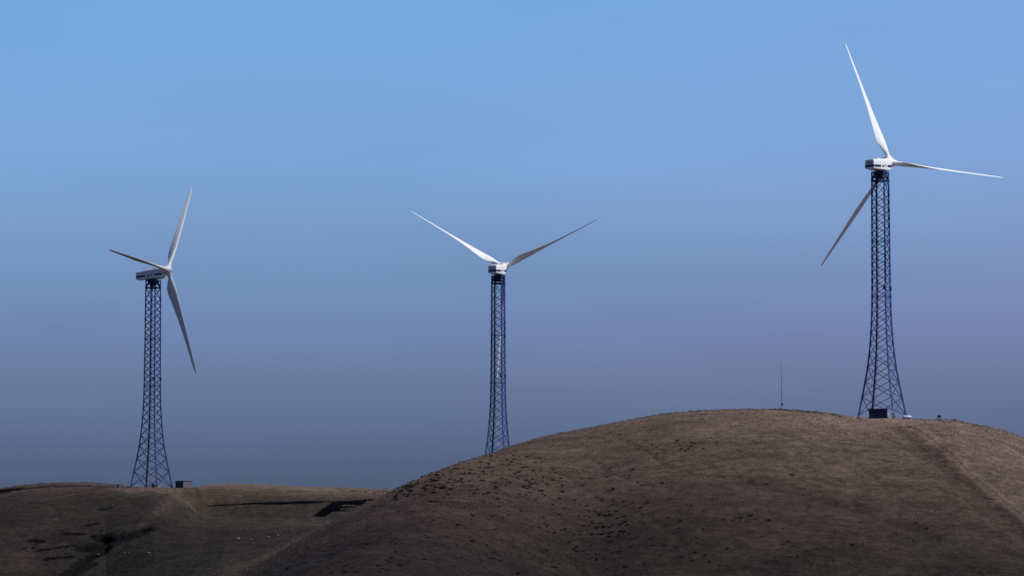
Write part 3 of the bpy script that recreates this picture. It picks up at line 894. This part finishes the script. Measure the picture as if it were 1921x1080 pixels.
# regions in the photograph: (x, y, sx, sy, count, size, group)
REG = [('flank', 'low dark shrub in the dense belt down the left flank of the big hill', 'shrubs on the left flank of the big hill',
        [(765, 918, 34, 13, 80, .50), (815, 903, 45, 15, 66, .47), (880, 880, 50, 14, 50, .45), (960, 862, 40, 16, 30, .42), (1000, 905, 50, 14, 34, .34), (880, 930, 60, 20, 40, .30)]),
       ('middle', 'low dark shrub in the loose scatter across the middle of the big hill', 'shrubs across the middle of the big hill',
        [(990, 915, 45, 16, 30, .42), (1140, 960, 40, 22, 46, .42), (1150, 990, 36, 14, 36, .42), (1060, 985, 40, 18, 24, .38), (880, 975, 30, 14, 12, .4), (1290, 975, 50, 14, 12, .40), (1375, 970, 30, 10, 12, .42), (1200, 900, 80, 20, 14, .38)]),
       ('top', 'small dark shrub in the loose clump high on the big hill under its crest', 'shrubs high on the big hill',
        [(1300, 828, 24, 8, 10, .42), (1285, 842, 24, 10, 14, .36), (1225, 840, 30, 14, 6, .36), (1100, 812, 50, 10, 5, .34)]),
       ('low', 'low dark shrub along the lower slope at the bottom of the photograph', 'shrubs on the lower slope of the big hill',
        [(1140, 1045, 50, 20, 46, .36), (1300, 1035, 50, 16, 22, .38), (1460, 1020, 50, 16, 14, .4), (700, 1060, 70, 14, 46, .32), (560, 1055, 60, 18, 26, .3), (960, 1050, 80, 20, 30, .34), (680, 1000, 50, 25, 22, .26), (1500, 1060, 60, 10, 16, .28), (830, 1030, 60, 25, 20, .32), (1660, 1010, 60, 20, 8, .36)]),
       ('left', 'low dark shrub scattered over the left-hand hillside below the crest', 'shrubs on the left-hand hillside',
        [(480, 1050, 80, 20, 12, .25), (200, 1000, 16, 10, 16, .45), (150, 1010, 40, 12, 14, .4), (100, 1045, 50, 16, 26, .38), (280, 1050, 40, 16, 12, .28), (430, 1000, 40, 12, 8, .25), (240, 960, 50, 14, 10, .22)])]
cand = []
for key, lab, grp, bl in REG:
    for (cx, cy, sx_, sy, n, size) in bl:
        for _ in range(n):
            cand.append((rnd.gauss(cx, sx_), rnd.gauss(cy, sy), size * 1.2 * rnd.lognormvariate(0, .30), lab, grp))
U = [(1487, 892, .72, 'dark round shrub alone high on the big hill, the largest below the instrument mast'),
     (1438.5, 908, .5, 'dark low shrub left of and below the largest lone shrub on the big hill'),
     (1846 - 132, 1015, .5, 'dark shrub alone low on the right half of the big hill'),
     (1771, 793, .55, 'dark bush on the dirt below the box on splayed legs'),
     (241, 913.5, .62, 'dark bush on the crest just left of the left-hand tower foot'),
     (1146, 878, .5, 'dark shrub alone under the crest of the big hill, left of the high clump'),
     (42, 934, .4, 'dark shrub at the far left just under the crest'),
     (306, 980, .42, 'dark lone shrub upper right of the big hollow on the left hillside'),
     (349, 968.5, .42, 'dark lone shrub below the left tip of the long shadow')]
for px, py, size, lab in U:
    x, y, z = ground(px, py)
    o = bpy.data.objects.new('shrub', rnd.choice(SH)[0]); COL.objects.link(o)
    o.location = (x, y, z); o.scale = (size, size, size * .8); o.rotation_euler = (0, 0, rnd.uniform(0, 6)); tag(o, lab, 'shrub')
cand = [c for c in cand if -20 < c[0] < 1950 and c[1] < 1095]
keep = []
for c in cand:
    a, t = ray(c[0], c[1])
    x, y, z = ground(c[0], c[1])
    _, t2 = a, (z - ZC) / y
    if abs(t2 - t) < .0012: keep.append((x, y, z) + c)
keep.sort(key=lambda c: -c[5] / c[1])
for x, y, z, px, py, size, lab, grp in keep[:290]:
    o = bpy.data.objects.new('shrub', rnd.choice(SH)[0]); COL.objects.link(o)
    o.location = (x, y, z - .03); o.scale = (size, size * rnd.uniform(.8, 1.1), size * rnd.uniform(.55, .85)); o.rotation_euler = (0, 0, rnd.uniform(0, 6.28)); tag(o, lab, 'shrub', grp)
VV = []; FF = []; nv = 0
for x, y, z, px, py, size, lab, grp in keep[290:]:
    mb = rnd.choice(SH)[1]
    r = rnd.uniform(0, 6.28); c_, s_ = math.cos(r), math.sin(r)
    A = np.array([tuple(v) for v in mb.V]); h_ = size * .7
    VV.append(np.stack([x + size * (A[:, 0] * c_ - A[:, 1] * s_), y + size * (A[:, 0] * s_ + A[:, 1] * c_), z + h_ * A[:, 2]], -1))
    FF += [tuple(i + nv for i in f) for f in mb.F]; nv += len(A)
if VV:
    o = mesh_obj('small_shrubs', np.concatenate(VV).tolist(), FF, M_SHRUB); tag(o, 'scattered smallest shrubs all over the slopes of both hills', 'shrubs', None, 'stuff')
# ------------------------------------------------------------------ dry grass tufts
n = 70000
gx = rng.uniform(-60, 1990, n); 
yy = rng.uniform(540, 850, n)
ax_ = (gx - 960.5) / F
X_ = ax_ * yy; Z_ = H(X_, yy)
ok = Z_ > .8
X_, yy, Z_ = X_[ok], yy[ok], Z_[ok]; n = len(X_)
ns = vnoise(X_ / 4, yy / 4, 77) + .5
hgt = rng.uniform(.08, .27, n) * (.5 + ns)
V = np.zeros((n, 9, 3)); 
for b in range(3):
    th = rng.uniform(0, 6.28, n); w = rng.uniform(.03, .07, n); ln_ = rng.uniform(-.12, .12, (n, 2))
    ox, oy = rng.uniform(-.1, .1, n), rng.uniform(-.1, .1, n)
    for j, sg in ((0, -1), (1, 1)):
        V[:, b * 3 + j] = np.stack([X_ + ox + sg * w * np.cos(th), yy + oy + sg * w * np.sin(th), Z_ - .04], -1)
    V[:, b * 3 + 2] = np.stack([X_ + ox + ln_[:, 0], yy + oy + ln_[:, 1], Z_ + hgt], -1)
mg = bpy.data.meshes.new('dry_grass')
mg.vertices.add(n * 9); mg.vertices.foreach_set('co', V.ravel())
mg.loops.add(n * 9); mg.loops.foreach_set('vertex_index', np.arange(n * 9, dtype=np.int32))
mg.polygons.add(n * 3); mg.polygons.foreach_set('loop_start', np.arange(0, n * 9, 3, dtype=np.int32))
mg.update(calc_edges=True)
mg.materials.append(paint('dry_grass', (0.16, 0.12, 0.10), 1.0, .25, .3, col2=(.09, .07, .06)))
og = bpy.data.objects.new('dry_grass', mg); COL.objects.link(og)
tag(og, 'thin tufts of dry grass over the hillsides', 'grass', None, 'stuff')
